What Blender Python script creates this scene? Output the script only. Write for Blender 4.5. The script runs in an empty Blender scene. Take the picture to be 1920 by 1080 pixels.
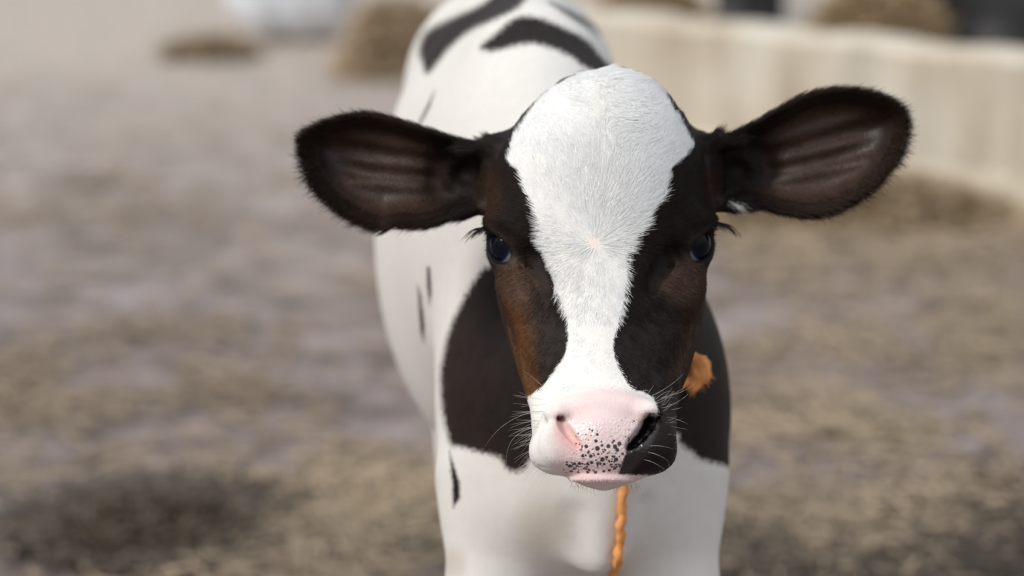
import bpy, math
import numpy as np
import openvdb
from mathutils import Matrix, Vector

C = bpy.context.scene.collection
rng = np.random.default_rng(7)

# ------------------------------------------------------------------ camera, world, light
FOC = 4533.0                       # focal length in pixels of a 1920 wide frame
PITCH = math.radians(12.9)
CAM = np.array([0.0, 0.0, 1.19])
PX = 1.8 / FOC                     # metres per pixel at the focus distance
cd = bpy.data.cameras.new('camera')
cam = bpy.data.objects.new('camera', cd); C.objects.link(cam)
cd.sensor_width = 36.0; cd.lens = FOC / 1920 * 36
cam.location = CAM; cam.rotation_euler = (math.radians(90) - PITCH, 0, 0)
cd.clip_start = 0.05; cd.clip_end = 200
cd.dof.use_dof = True; cd.dof.focus_distance = 1.8 + 130 * PX; cd.dof.aperture_fstop = 3.2
bpy.context.scene.camera = cam

sc = bpy.context.scene
sc.view_settings.view_transform = 'Standard'; sc.view_settings.look = 'None'
sc.view_settings.gamma = 1.0; sc.view_settings.use_curve_mapping = False
sc.view_settings.exposure = 0.31

w = bpy.data.worlds.new('overcast_sky'); sc.world = w; w.use_nodes = True
wn = w.node_tree.nodes; wl = w.node_tree.links
bg = wn['Background']
tc = wn.new('ShaderNodeTexCoord'); sp = wn.new('ShaderNodeSeparateXYZ'); cr = wn.new('ShaderNodeValToRGB')
wl.new(tc.outputs['Generated'], sp.inputs[0]); wl.new(sp.outputs['Z'], cr.inputs[0])
cr.color_ramp.elements[0].position = 0.0; cr.color_ramp.elements[0].color = (0.30, 0.30, 0.31, 1)
cr.color_ramp.elements[1].position = 0.6; cr.color_ramp.elements[1].color = (1.0, 1.06, 1.15, 1)
wl.new(cr.outputs[0], bg.inputs['Color']); bg.inputs['Strength'].default_value = 0.80

def sun(name, energy, col, angle, direction):
    d = bpy.data.lights.new(name, 'SUN'); d.energy = energy; d.color = col; d.angle = math.radians(angle)
    o = bpy.data.objects.new(name, d); C.objects.link(o)
    o.rotation_euler = Vector(direction).to_track_quat('-Z', 'Y').to_euler(); o.location = (0, 0, 6)
    return o
sun('hazy_sun', 2.0, (1.0, 0.95, 0.87), 16, (0.80, 0.50, -0.80))

# ------------------------------------------------------------------ frames: the calf is measured in face pixels (1 px = 0.397 mm)
cp, s_ = math.cos(PITCH), math.sin(PITCH)
RIGHT = np.array([1, 0, 0.]); FWD = np.array([0, cp, -s_]); UP = np.array([0, s_, cp])
def world_pts(px, py, pz):
    px, py, pz = np.broadcast_arrays(np.asarray(px, float), np.asarray(py, float), np.asarray(pz, float))
    d = 1.8 + pz * PX
    X = (px - 960) / FOC * d; Y = (540 - py) / FOC * d
    return CAM + X[..., None] * RIGHT + Y[..., None] * UP + d[..., None] * FWD
def px_pts(P):
    q = np.asarray(P, float) - CAM
    d = q @ FWD
    return np.stack([960 + FOC * (q @ RIGHT) / d, 540 - FOC * (q @ UP) / d, (d - 1.8) / PX], -1)

# ------------------------------------------------------------------ materials helpers
def mat(name):
    m = bpy.data.materials.new(name); m.use_nodes = True
    return m, m.node_tree.nodes, m.node_tree.links, m.node_tree.nodes['Principled BSDF']
def noise(n, l, scale, detail=3, coord=None, rough=0.5, dist=0.0):
    t = n.new('ShaderNodeTexNoise'); t.inputs['Scale'].default_value = scale; t.inputs['Detail'].default_value = detail
    t.inputs['Roughness'].default_value = rough; t.inputs['Distortion'].default_value = dist
    if coord is not None: l.new(coord, t.inputs['Vector'])
    return t.outputs['Fac']
def ramp(n, l, src, stops):
    r = n.new('ShaderNodeValToRGB'); e = r.color_ramp.elements
    while len(e) < len(stops): e.new(0.5)
    for k, (p, c) in enumerate(stops):
        e[k].position = p; e[k].color = (*c, 1) if len(c) == 3 else c
    l.new(src, r.inputs[0]); return r.outputs['Color']
def mix(n, l, f, a, b, mode='MIX'):
    m = n.new('ShaderNodeMix'); m.data_type = 'RGBA'; m.blend_type = mode
    for s, v in ((m.inputs[0], f), (m.inputs[6], a), (m.inputs[7], b)):
        if hasattr(v, 'links') or hasattr(v, 'is_linked'): l.new(v, s)
        else: s.default_value = v if not isinstance(v, tuple) else (*v, 1)[:4]
    return m.outputs[2]
def math_n(n, l, op, a, b=None, c=None):
    m = n.new('ShaderNodeMath'); m.operation = op
    for s, v in zip(m.inputs, (a, b, c)):
        if v is None: continue
        if hasattr(v, 'is_linked'): l.new(v, s)
        else: s.default_value = v
    return m.outputs[0]
def bump(n, l, h, strength, dist, bs, prev=None):
    b = n.new('ShaderNodeBump'); b.inputs['Strength'].default_value = strength; b.inputs['Distance'].default_value = dist
    l.new(h, b.inputs['Height'])
    if prev is not None: l.new(prev, b.inputs['Normal'])
    l.new(b.outputs[0], bs.inputs['Normal']); return b.outputs[0]

def empty(name, loc, label=None, cat=None, group=None):
    o = bpy.data.objects.new(name, None); C.objects.link(o); o.location = loc
    o.empty_display_size = 0.1
    if label: o['label'] = label
    if cat: o['category'] = cat
    if group: o['group'] = group
    return o
def mesh_obj(name, verts, faces, m=None, parent=None, smooth=True):
    me = bpy.data.meshes.new(name)
    verts = np.asarray(verts, float)
    if parent is not None: verts = verts - np.array(parent.matrix_world.translation if parent.parent else parent.location)
    if isinstance(faces, np.ndarray) and faces.ndim == 2:
        k = faces.shape[1]
        me.vertices.add(len(verts)); me.vertices.foreach_set('co', verts.astype(np.float32).ravel())
        me.loops.add(faces.size); me.loops.foreach_set('vertex_index', faces.astype(np.int32).ravel())
        me.polygons.add(len(faces)); me.polygons.foreach_set('loop_start', np.arange(0, faces.size, k, dtype=np.int32))
        me.update(calc_edges=True)
    else:
        me.from_pydata([tuple(v) for v in verts], [], [tuple(f) for f in faces]); me.update()
    me.validate()
    me.polygons.foreach_set('use_smooth', np.full(len(me.polygons), smooth))
    if m: me.materials.append(m)
    o = bpy.data.objects.new(name, me); C.objects.link(o)
    if parent is not None: o.parent = parent
    return o
def curves_obj(name, P, rad, m, parent=None, colors=None, normals=None):
    """P (n, k, 3) world points, rad (k,) or (n,k) radii, colours (n, 3) per strand"""
    n, k, _ = P.shape
    if parent is not None: P = P - np.array(parent.location)
    h = bpy.data.hair_curves.new(name); h.add_curves([k] * n)
    h.attributes['position'].data.foreach_set('vector', P.astype(np.float32).ravel())
    ra = h.attributes.get('radius') or h.attributes.new('radius', 'FLOAT', 'POINT')
    ra.data.foreach_set('value', np.broadcast_to(rad, (n, k)).astype(np.float32).ravel())
    if colors is not None:
        ca = h.attributes.new('tint', 'FLOAT_COLOR', 'POINT')
        c4 = np.ones((n, k, 4), np.float32); c4[..., :3] = colors[:, None, :]
        ca.data.foreach_set('color', c4.ravel())
    if normals is not None:
        na = h.attributes.new('skin_normal', 'FLOAT_VECTOR', 'POINT')
        na.data.foreach_set('vector', np.repeat(normals, k, axis=0).astype(np.float32).ravel())
    h.materials.append(m)
    o = bpy.data.objects.new(name, h); C.objects.link(o)
    if parent is not None: o.parent = parent
    return o

# ------------------------------------------------------------------ implicit modelling
def smin(a, b, k):
    h = np.clip(0.5 + 0.5 * (b - a) / k, 0, 1)
    return b * (1 - h) + a * h - k * h * (1 - h)
def smax(a, b, k): return -smin(-a, -b, k)
class Field:
    def __init__(s, xs, ys, zs):
        s.ax = [np.asarray(a, np.float32) for a in (xs, ys, zs)]
        s.F = np.full([len(a) for a in s.ax], 200.0, np.float32)
    def sub(s, lo, hi):
        sl = []
        for a, l, h in zip(s.ax, lo, hi):
            i0 = max(0, np.searchsorted(a, l) - 1); i1 = min(len(a), np.searchsorted(a, h) + 1)
            sl.append(slice(i0, max(i1, i0 + 1)))
        sl = tuple(sl)
        return sl, s.ax[0][sl[0]][:, None, None], s.ax[1][sl[1]][None, :, None], s.ax[2][sl[2]][None, None, :]
    def add(s, fn, lo, hi, k=20, op='add'):
        m = k + 25
        sl, x, y, z = s.sub([v - m for v in lo], [v + m for v in hi])
        d = fn(x, y, z).astype(np.float32)
        s.F[sl] = smin(s.F[sl], d, k) if op == 'add' else smax(s.F[sl], -d, k)
    def ell(s, c, r, k=20, op='add', axes=None):
        R = max(r)
        lo = [c[i] - (R if axes is not None else r[i]) for i in range(3)]; hi = [c[i] + (R if axes is not None else r[i]) for i in range(3)]
        def fn(x, y, z):
            x, y, z = x - c[0], y - c[1], z - c[2]
            if axes is not None:
                x, y, z = [a[0] * x + a[1] * y + a[2] * z for a in axes]
            k0 = np.sqrt((x / r[0]) ** 2 + (y / r[1]) ** 2 + (z / r[2]) ** 2) + 1e-6
            k1 = np.sqrt((x / r[0] ** 2) ** 2 + (y / r[1] ** 2) ** 2 + (z / r[2] ** 2) ** 2) + 1e-9
            return k0 * (k0 - 1) / k1
        s.add(fn, lo, hi, k, op)
    def cap(s, a, b, ra, rb, k=20, op='add', sc=(1, 1, 1)):
        a = np.array(a, float); b = np.array(b, float); R = max(ra, rb); sc = np.array(sc, float)
        def fn(x, y, z):
            A = a / sc; B = b / sc; ab = B - A
            x, y, z = x / sc[0] - A[0], y / sc[1] - A[1], z / sc[2] - A[2]
            t = np.clip((x * ab[0] + y * ab[1] + z * ab[2]) / (ab @ ab), 0, 1)
            return (np.sqrt((x - t * ab[0]) ** 2 + (y - t * ab[1]) ** 2 + (z - t * ab[2]) ** 2) - (ra + (rb - ra) * t)) * sc.min()
        s.add(fn, np.minimum(a, b) - R * sc, np.maximum(a, b) + R * sc, k, op)
    def mesh(s, clip=40.0):
        F = np.clip(s.F, -clip, clip)
        F[0], F[-1] = clip, clip; F[:, 0], F[:, -1] = clip, clip; F[:, :, 0], F[:, :, -1] = clip, clip
        g = openvdb.FloatGrid(clip); g.copyFromArray(np.ascontiguousarray(F), tolerance=0.0)
        g.gridClass = openvdb.GridClass.LEVEL_SET
        pts, quads = g.convertToQuads(0.0)
        pts = np.asarray(pts, float)
        out = np.stack([np.interp(pts[:, i], np.arange(len(s.ax[i])), s.ax[i]) for i in range(3)], -1)
        return out, np.asarray(quads)[:, ::-1].astype(np.int32)

def poly_sdf(x, y, poly):
    """signed distance to a closed polygon (negative inside)"""
    x, y = np.broadcast_arrays(np.asarray(x, np.float32), np.asarray(y, np.float32))
    d = np.full(x.shape, 1e9, np.float32); ins = np.zeros(x.shape, bool)
    P = np.asarray(poly, np.float32); n = len(P)
    for i in range(n):
        ax, ay = P[i]; bx, by = P[(i + 1) % n]
        ex, ey = bx - ax, by - ay; wx, wy = x - ax, y - ay
        t = np.clip((wx * ex + wy * ey) / (ex * ex + ey * ey + 1e-9), 0, 1)
        d = np.minimum(d, (wx - t * ex) ** 2 + (wy - t * ey) ** 2)
        c = ((ay > y) != (by > y)) & (x < (bx - ax) * (y - ay) / (by - ay + 1e-12) + ax)
        ins ^= c
    d = np.sqrt(d)
    return np.where(ins, -d, d)
def spline(P, sub=6):
    P = np.asarray(P, float); n = len(P); out = []
    for i in range(n):
        a, b, c, d = P[i - 1], P[i], P[(i + 1) % n], P[(i + 2) % n]
        for t in np.arange(sub) / sub:
            out.append(0.5 * (2 * b + (c - a) * t + (2 * a - 5 * b + 4 * c - d) * t * t + (3 * b - a - 3 * c + d) * t ** 3))
    return np.array(out)

# ---- the calf's head as a loft along the face
HT = np.array([
 # py,   left, right, z front, z back, z widest, n front
 (128, 1136, 1148, 415, 440, 428, 2.0), (135, 1098, 1186, 372, 480, 425, 2.0), (145, 1070, 1212, 345, 520, 422, 2.1),
 (165, 1036, 1240, 316, 560, 420, 2.2), (190, 1006, 1262, 294, 600, 420, 2.3), (225, 975, 1286, 272, 640, 420, 2.4),
 (270, 948, 1306, 254, 680, 425, 2.4), (320, 928, 1322, 242, 700, 430, 2.4), (380, 916, 1332, 232, 715, 435, 2.35),
 (430, 920, 1328, 225, 720, 440, 2.3), (480, 930, 1324, 215, 715, 440, 2.2), (550, 938, 1322, 192, 690, 430, 1.9),
 (600, 946, 1316, 170, 650, 405, 1.75), (650, 958, 1305, 143, 600, 370, 1.7), (700, 974, 1290, 110, 540, 310, 1.75),
 (735, 985, 1275, 78, 480, 250, 1.95), (770, 995, 1268, 42, 420, 190, 2.4), (800, 997, 1268, 16, 380, 160, 2.9),
 (840, 999, 1267, 0, 345, 140, 3.0), (862, 1000, 1264, 2, 320, 135, 2.8), (874, 1008, 1256, 8, 300, 135, 2.6), (884, 1030, 1242, 16, 290, 135, 2.4),
 (893, 1062, 1215, 26, 285, 135, 2.3), (905, 1080, 1186, 38, 265, 135, 2.2), (914, 1102, 1160, 60, 230, 135, 2.1), (919, 1125, 1140, 100, 180, 135, 2.0)])
_yy = np.arange(100, 960, 1.0)
def _tab(c, s=9):
    v = np.interp(_yy, HT[:, 0], HT[:, c]); kx = np.arange(-27, 28); k = np.exp(-0.5 * (kx / s) ** 2); k /= k.sum()
    sm = np.convolve(np.pad(v, 27, mode='edge'), k, 'valid')
    m = np.clip(np.minimum(_yy - 150, 860 - _yy) / 30, 0, 1)      # keep the ends exact
    return v * (1 - m) + sm * m
_T = [None] + [_tab(c) for c in range(1, 7)]
def head_loft(x, y, z):
    yc = np.clip(y, 128, 919)
    L, R, zf, zb, zm, n = [np.interp(yc, _yy, _T[c]).astype(np.float32) for c in range(1, 7)]
    cx = 0.5 * (L + R); a = np.maximum(0.5 * (R - L), 3)
    u = np.abs(x - cx) / a + 1e-4
    b = np.where(z < zm, zm - zf, zb - zm); wq = np.abs(z - zm) / np.maximum(b, 3) + 1e-4
    nn = np.where(z < zm, n, 2.2)
    q = (u ** nn + wq ** nn) ** (1 / nn)
    g = np.sqrt((u ** (nn - 1) * q ** (1 - nn) / a) ** 2 + (wq ** (nn - 1) * q ** (1 - nn) / np.maximum(b, 3)) ** 2) + 1e-6
    d = (q - 1) / g
    d = np.where(q < 0.6, np.minimum(d, -0.4 * np.minimum(a, b)), d)
    out = np.maximum(128 - y, y - 919)
    return np.where(out > 0, np.sqrt(np.maximum(d, 0) ** 2 + out ** 2), d)

EAR_L = spline([(925, 262), (893, 269), (850, 260), (795, 243), (742, 226), (693, 217), (645, 222), (598, 238), (571, 257), (568, 288), (578, 322),
                (595, 352), (622, 380), (655, 404), (690, 421), (722, 429), (748, 422), (790, 424), (830, 415), (862, 400), (890, 388), (925, 380)])
EAR_R = spline([(1335, 252), (1364, 255), (1410, 233), (1460, 206), (1510, 181), (1562, 171), (1620, 175), (1668, 192), (1691, 214), (1696, 242), (1688, 278),
                (1668, 312), (1638, 346), (1600, 374), (1560, 394), (1510, 403), (1462, 397), (1422, 388), (1390, 382), (1335, 380)])
EAR_AX = {'L': (np.array([905., 325.]), np.array([575., 285.])), 'R': (np.array([1350., 325.]), np.array([1690., 240.]))}
def ear_zc(x, y, d2, side):
    A, B = EAR_AX[side]; ax = (B - A); Ln = np.hypot(*ax); ax = ax / Ln; nx = np.array([-ax[1], ax[0]])
    if side == 'R': nx = nx
    else: nx = -nx
    s = ((x - A[0]) * ax[0] + (y - A[1]) * ax[1]) / Ln; v = (x - A[0]) * nx[0] + (y - A[1]) * nx[1]
    ins = np.clip(-d2, 0, 85) / 85
    cup = 1 - (1 - ins) ** 2
    z = 452 + 30 * s + 62 * cup + 55 * cup * np.exp(-((s - 0.12) / 0.16) ** 2)
    m = np.clip((s - 0.18) / 0.15, 0, 1) * np.clip((0.92 - s) / 0.2, 0, 1) * np.clip(ins * 1.6, 0, 1)
    bend = 26 * (s - 0.5) ** 2
    for vc, wd, am in ((-36, 15, 11), (4, 13, 10), (44, 14, 10)):
        z = z - am * m * np.exp(-((v - vc * (0.75 + 0.4 * s) + bend) / wd) ** 2)
    z = z - 14 * np.exp(-((s - 0.95) / 0.25) ** 2) * (1 - ins)      # the tip leans forward
    return z
def ear_field(side):
    poly = EAR_L if side == 'L' else EAR_R
    cache = {}
    def fn(x, y, z):
        x2, y2 = np.broadcast_arrays(x[:, :, 0], y[:, :, 0])
        d2 = poly_sdf(x2, y2, poly)[:, :, None]
        zc = ear_zc(x2[:, :, None], y2[:, :, None], d2, side).astype(np.float32)
        q = np.abs(z - zc) * 0.8 - 6.5; e = 6.0
        a = np.maximum(d2 + e, 0); b = np.maximum(q + e, 0)
        return np.sqrt(a * a + b * b) - e + np.minimum(np.maximum(d2 + e, q + e), 0)
    return fn

EYES = {'L': (np.array([961., 462., 350.]), -1), 'R': (np.array([1290., 459., 350.]), 1)}
ER = 42.0
def eye_axes(sg):
    g = np.array([0.75 * sg, 0.02, -0.66]); g /= np.linalg.norm(g)
    t = np.array([0.66 * sg, 0, 0.75]); e1 = 0.74 * t + np.array([0, -0.67, 0]); e1 -= g * (e1 @ g); e1 /= np.linalg.norm(e1)
    return g, e1, np.cross(g, e1)

def ax_(segs):
    out = [segs[0][0]]
    for a, b, st in segs:
        out += list(np.arange(a + st, b + 0.1, st))
    return np.array(out)

def build_calf_field():
    f = Field(ax_([(546, 1718, 4)]), ax_([(-60, 960, 4), (960, 2190, 12)]), ax_([(-20, 780, 4), (780, 2960, 10)]))
    # trunk
    f.ell((962, 440, 1750), (260, 442, 760), 60)
    f.ell((952, 300, 2400), (205, 312, 360), 120)
    f.ell((960, 120, 2350), (165, 130, 480), 100)
    f.ell((1010, 420, 1150), (222, 372, 420), 120)          # withers and shoulder blades
    f.cap((1000, 90, 1150), (960, 40, 2100), 62, 70, 120)     # spine
    f.ell((1098, 760, 900), (262, 320, 300), 110)           # chest
    f.ell((955, 800, 1000), (128, 330, 240), 70)             # near shoulder
    f.ell((1225, 800, 1000), (128, 330, 240), 70)
    f.ell((1090, 940, 860), (215, 150, 230), 80)            # brisket
    f.cap((1150, 860, 640), (1120, 1040, 660), 40, 30, 80)
    # neck
    f.cap((1120, 420, 640), (1040, 480, 1150), 150, 190, 90, sc=(1, 1.25, 1))
    f.cap((1125, 640, 640), (1090, 720, 900), 120, 170, 90)
    # legs
    for x0, x1 in ((930, 925), (1250, 1262)):
        f.cap((x0, 900, 840), (x0 * 0.4 + x1 * 0.6, 1120, 820), 100, 84, 70); f.cap((x0 * 0.4 + x1 * 0.6, 1120, 820), (x1, 1330, 830), 80, 52, 50)
        f.cap((x1, 1330, 830), (x1, 1500, 810), 50, 47, 25)      # knee
        f.cap((x1, 1500, 810), (x1, 1900, 830), 36, 32, 25)
        f.cap((x1, 1900, 830), (x1, 1990, 780), 38, 42, 20)      # fetlock
        f.ell((x1, 2052, 760), (46, 36, 62), 18)                 # hoof
    for x0, x1 in ((905, 898), (1040, 1048)):
        f.cap((x0, 560, 2250), (x1, 860, 2050), 115, 75, 70)      # thigh, stifle forward
        f.cap((x1, 860, 2050), (x1, 1120, 2330), 66, 36, 40)      # gaskin back to the hock
        f.cap((x1, 1120, 2330), (x1, 1440, 2270), 33, 26, 20)
        f.cap((x1, 1440, 2270), (x1, 1505, 2230), 28, 30, 15)
        f.ell((x1, 1540, 2205), (34, 28, 48), 14)
    f.cap((952, 60, 2760), (950, 260, 2890), 30, 18, 30)          # tail
    f.cap((950, 260, 2890), (950, 900, 2860), 18, 12, 15)
    f.ell((950, 960, 2860), (26, 90, 26), 15)
    f.cap((1074, 975, 600), (1088, 1240, 640), 16, 40, 46, 'cut'); f.cap((925, 930, 640), (950, 1120, 650), 6, 8, 40, 'cut'); f.cap((1215, 950, 640), (1200, 1120, 650), 6, 8, 40, 'cut')
    # head
    f.add(head_loft, (905, 120, 0), (1345, 925, 720), 60)
    f.cap((1010, 560, 560), (1050, 760, 330), 70, 40, 50)         # jaws
    f.cap((1240, 560, 560), (1210, 760, 330), 70, 40, 50)
    # ears
    f.cap((940, 318, 500), (872, 325, 545), 66, 50, 45, sc=(1, 1, 0.8))
    f.cap((1310, 318, 500), (1380, 318, 545), 66, 50, 45, sc=(1, 1, 0.8))
    f.add(ear_field('L'), (556, 206, 400), (930, 440, 620), 22)
    f.add(ear_field('R'), (1330, 160, 400), (1708, 415, 620), 22)
    f.ell((868, 326, 470), (34, 30, 64), 22, 'cut')             # ear canals
    f.ell((1387, 322, 470), (34, 32, 64), 22, 'cut')
    f.cap((945, 384, 450), (862, 394, 462), 16, 11, 16); f.cap((940, 276, 445), (862, 286, 462), 13, 11, 16)
    f.cap((1300, 384, 450), (1392, 378, 462), 16, 11, 16); f.cap((1310, 270, 445), (1392, 268, 462), 13, 11, 16)
    for (c, sg) in EYES.values():
        g, e1, e2 = eye_axes(sg)
        f.ell(tuple(c + np.array([-6 * sg, -44, 4])), (58, 26, 60), 34)              # brow
        f.ell(tuple(c + np.array([0, 0, 0])), (51, 52, 51), 18)                   # lids
        f.ell(tuple(c + np.array([8 * -sg, 36, -34])), (20, 8, 20), 14)             # lower lid roll
        up = c + np.array([0, -26, 0]) + g * 38
        f.ell(tuple(up), (34, 9, 14), 10, axes=(e1, e2, g))
        f.ell(tuple(c + g * 40 + np.array([0, 4, 0])), (45, 27, 30), 5, 'cut', axes=(e1, e2, g))
        f.cap(tuple(c + np.array([-16 * sg, 34, -46])), tuple(c + np.array([-66 * sg, 62, -112])), 5, 5, 22, 'cut')   # tear fold
        f.cap(tuple(c + np.array([-46 * sg, 20, -80])), tuple(c + np.array([-62 * sg, 80, -110])), 13, 7, 34, 'cut')    # hollow in front of the eye
        f.cap(tuple(c + np.array([-6 * sg, 76, -18])), tuple(c + np.array([-60 * sg, 210, -130])), 26, 14, 60)        # cheek ridge
    # muzzle
    f.ell((1132, 770, 60), (92, 34, 44), 40)                     # top of the nose
    f.ell((1047, 846, 66), (53, 45, 60), 26)                     # lips either side
    f.ell((1212, 840, 70), (50, 48, 60), 30)
    f.ell((1130, 828, 22), (60, 52, 30), 22)                     # nose pad
    f.ell((1046, 776, 42), (26, 18, 30), 14)                     # wings of the nostrils
    f.ell((1216, 770, 42), (26, 18, 30), 14)
    def sz(x, y):
        i, j = [int(np.argmin(np.abs(a - v))) for a, v in zip(f.ax, (x, y))]
        col = f.F[i, j]; k = int(np.argmax(col < 0)); a, b = col[k - 1], col[k]
        return float(f.ax[2][k - 1] + (f.ax[2][k] - f.ax[2][k - 1]) * a / (a - b))
    L_ = [(1051, 786, 6, 3), (1055, 795, 8, 3), (1061, 805, 8.5, 3), (1069, 816, 7.5, 3), (1078, 827, 6, 2), (1087, 837, 4, 1)]
    R_ = [(1219, 784, 10, 6), (1212, 800, 12, 8), (1200, 817, 11, 8), (1187, 830, 9, 6), (1178, 839, 5, 3)]
    f.ell((1040, 826, sz(1042, 820) + 4), (26, 34, 14), 20)        # flesh outside the near nostril
    Lz = [sz(p[0], p[1]) for p in L_]; Rz = [sz(p[0], p[1]) for p in R_]
    for q, zz in ((L_, Lz), (R_, Rz)):
        for (a, b, za, zb_) in zip(q, q[1:], zz, zz[1:]):
            f.cap((a[0], a[1], za - 1), (b[0], b[1], zb_ - 1), a[2], b[2], 5, 'cut')
            f.cap((a[0], a[1], za + 6), (b[0], b[1], zb_ + 6), a[2], b[2], 4, 'cut')
    f.cap((1052, 785, Lz[0] + 2), (1040, 776, Lz[0] + 40), 6, 8, 5, 'cut'); f.cap((1058, 788, Lz[0] + 4), (1044, 780, Lz[0] + 40), 4, 6, 5, 'cut')
    for a, za in zip(R_, Rz): f.cap((a[0], a[1], za), (a[0] + 12, a[1] - 4, za + 60), a[2], a[2], 6, 'cut')
    f.cap((1130, 842, -20), (1130, 886, -14), 2.5, 2.5, 7, 'cut')     # philtrum
    for a, b in (((1010, 879, 40), (1050, 889, -2)), ((1050, 888, -2), (1130, 891, -14)), ((1130, 891, -14), (1205, 889, -2)), ((1205, 889, -2), (1262, 868, 40))):
        f.cap(a, b, 5, 5, 6, 'cut')                             # mouth line
    f.ell((1128, 898, 48), (62, 10, 44), 16)                     # lower lip
    return f

import time
T0 = time.time()
fld = build_calf_field()
V, Q = fld.mesh(); del fld
print('calf mesh', V.shape, Q.shape, round(time.time() - T0, 1))

# ------------------------------------------------------------------ coat pattern on the calf
BLAZE = [(995, 208), (962, 262), (951, 303), (975, 327), (990, 368), (1003, 390), (1014, 427), (1019, 472), (1034, 516), (1049, 557), (1063, 594), (1066, 630),
         (1059, 667), (1043, 692), (1021, 722), (994, 742), (930, 760), (900, 1000), (1400, 1000), (1300, 893), (1240, 892), (1160, 889), (1166, 867), (1173, 850), (1174, 835), (1196, 814),
         (1208, 786), (1216, 778), (1231, 782), (1234, 765), (1224, 745), (1203, 733), (1187, 732), (1169, 708), (1157, 683), (1149, 655), (1151, 634), (1161, 602), (1170, 561),
         (1176, 524), (1175, 479), (1187, 453), (1206, 430), (1219, 401), (1241, 375), (1247, 350), (1255, 320), (1276, 305), (1300, 279), (1291, 253),
         (1275, 227), (1258, 201), (1240, 60), (1010, 60)]
NECK_DARK = [(935, 478), (905, 505), (880, 540), (862, 575), (845, 612), (832, 660), (826, 700), (827, 745), (833, 790), (845, 832), (862, 838), (900, 848), (935, 858), (955, 884), (985, 880), (1010, 850),
             (1150, 800), (1262, 810), (1275, 830), (1300, 850), (1325, 864), (1420, 850), (1420, 520), (1325, 520), (1200, 300), (980, 300)]
SPOT_A = [(785, 92), (800, 58), (850, 32), (905, 6), (950, -30), (1000, -30), (975, 12), (930, 36), (882, 58), (842, 92), (803, 138), (792, 120)]
SPOT_B = [(900, 88), (930, 62), (968, 32), (1012, 34), (1062, 54), (1102, 76), (1130, 108), (1148, 122), (1180, 118), (1190, 150), (1140, 142), (1100, 128), (1070, 106), (1032, 90), (988, 82), (925, 96)]
SPOT_C = [(1030, 3), (1072, 22), (1108, 42), (1128, 66), (1112, 56), (1070, 32)]
TICKS = [[(800, 500), (806, 500), (809, 545), (806, 575), (801, 540)], [(783, 535), (789, 550), (796, 610), (795, 645), (788, 620)],
         [(816, 168), (806, 200), (786, 238), (782, 236), (800, 200)], [(842, 845), (850, 870), (862, 905), (862, 935), (850, 952), (848, 905)]]
NECK_DARK = spline(NECK_DARK, 4); SPOT_A = spline(SPOT_A, 4); SPOT_B = spline(SPOT_B, 4); SPOT_C = spline(SPOT_C, 4)
def smooth(a, b, x):
    t = np.clip((x - a) / (b - a), 0, 1); return t * t * (3 - 2 * t)
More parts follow.
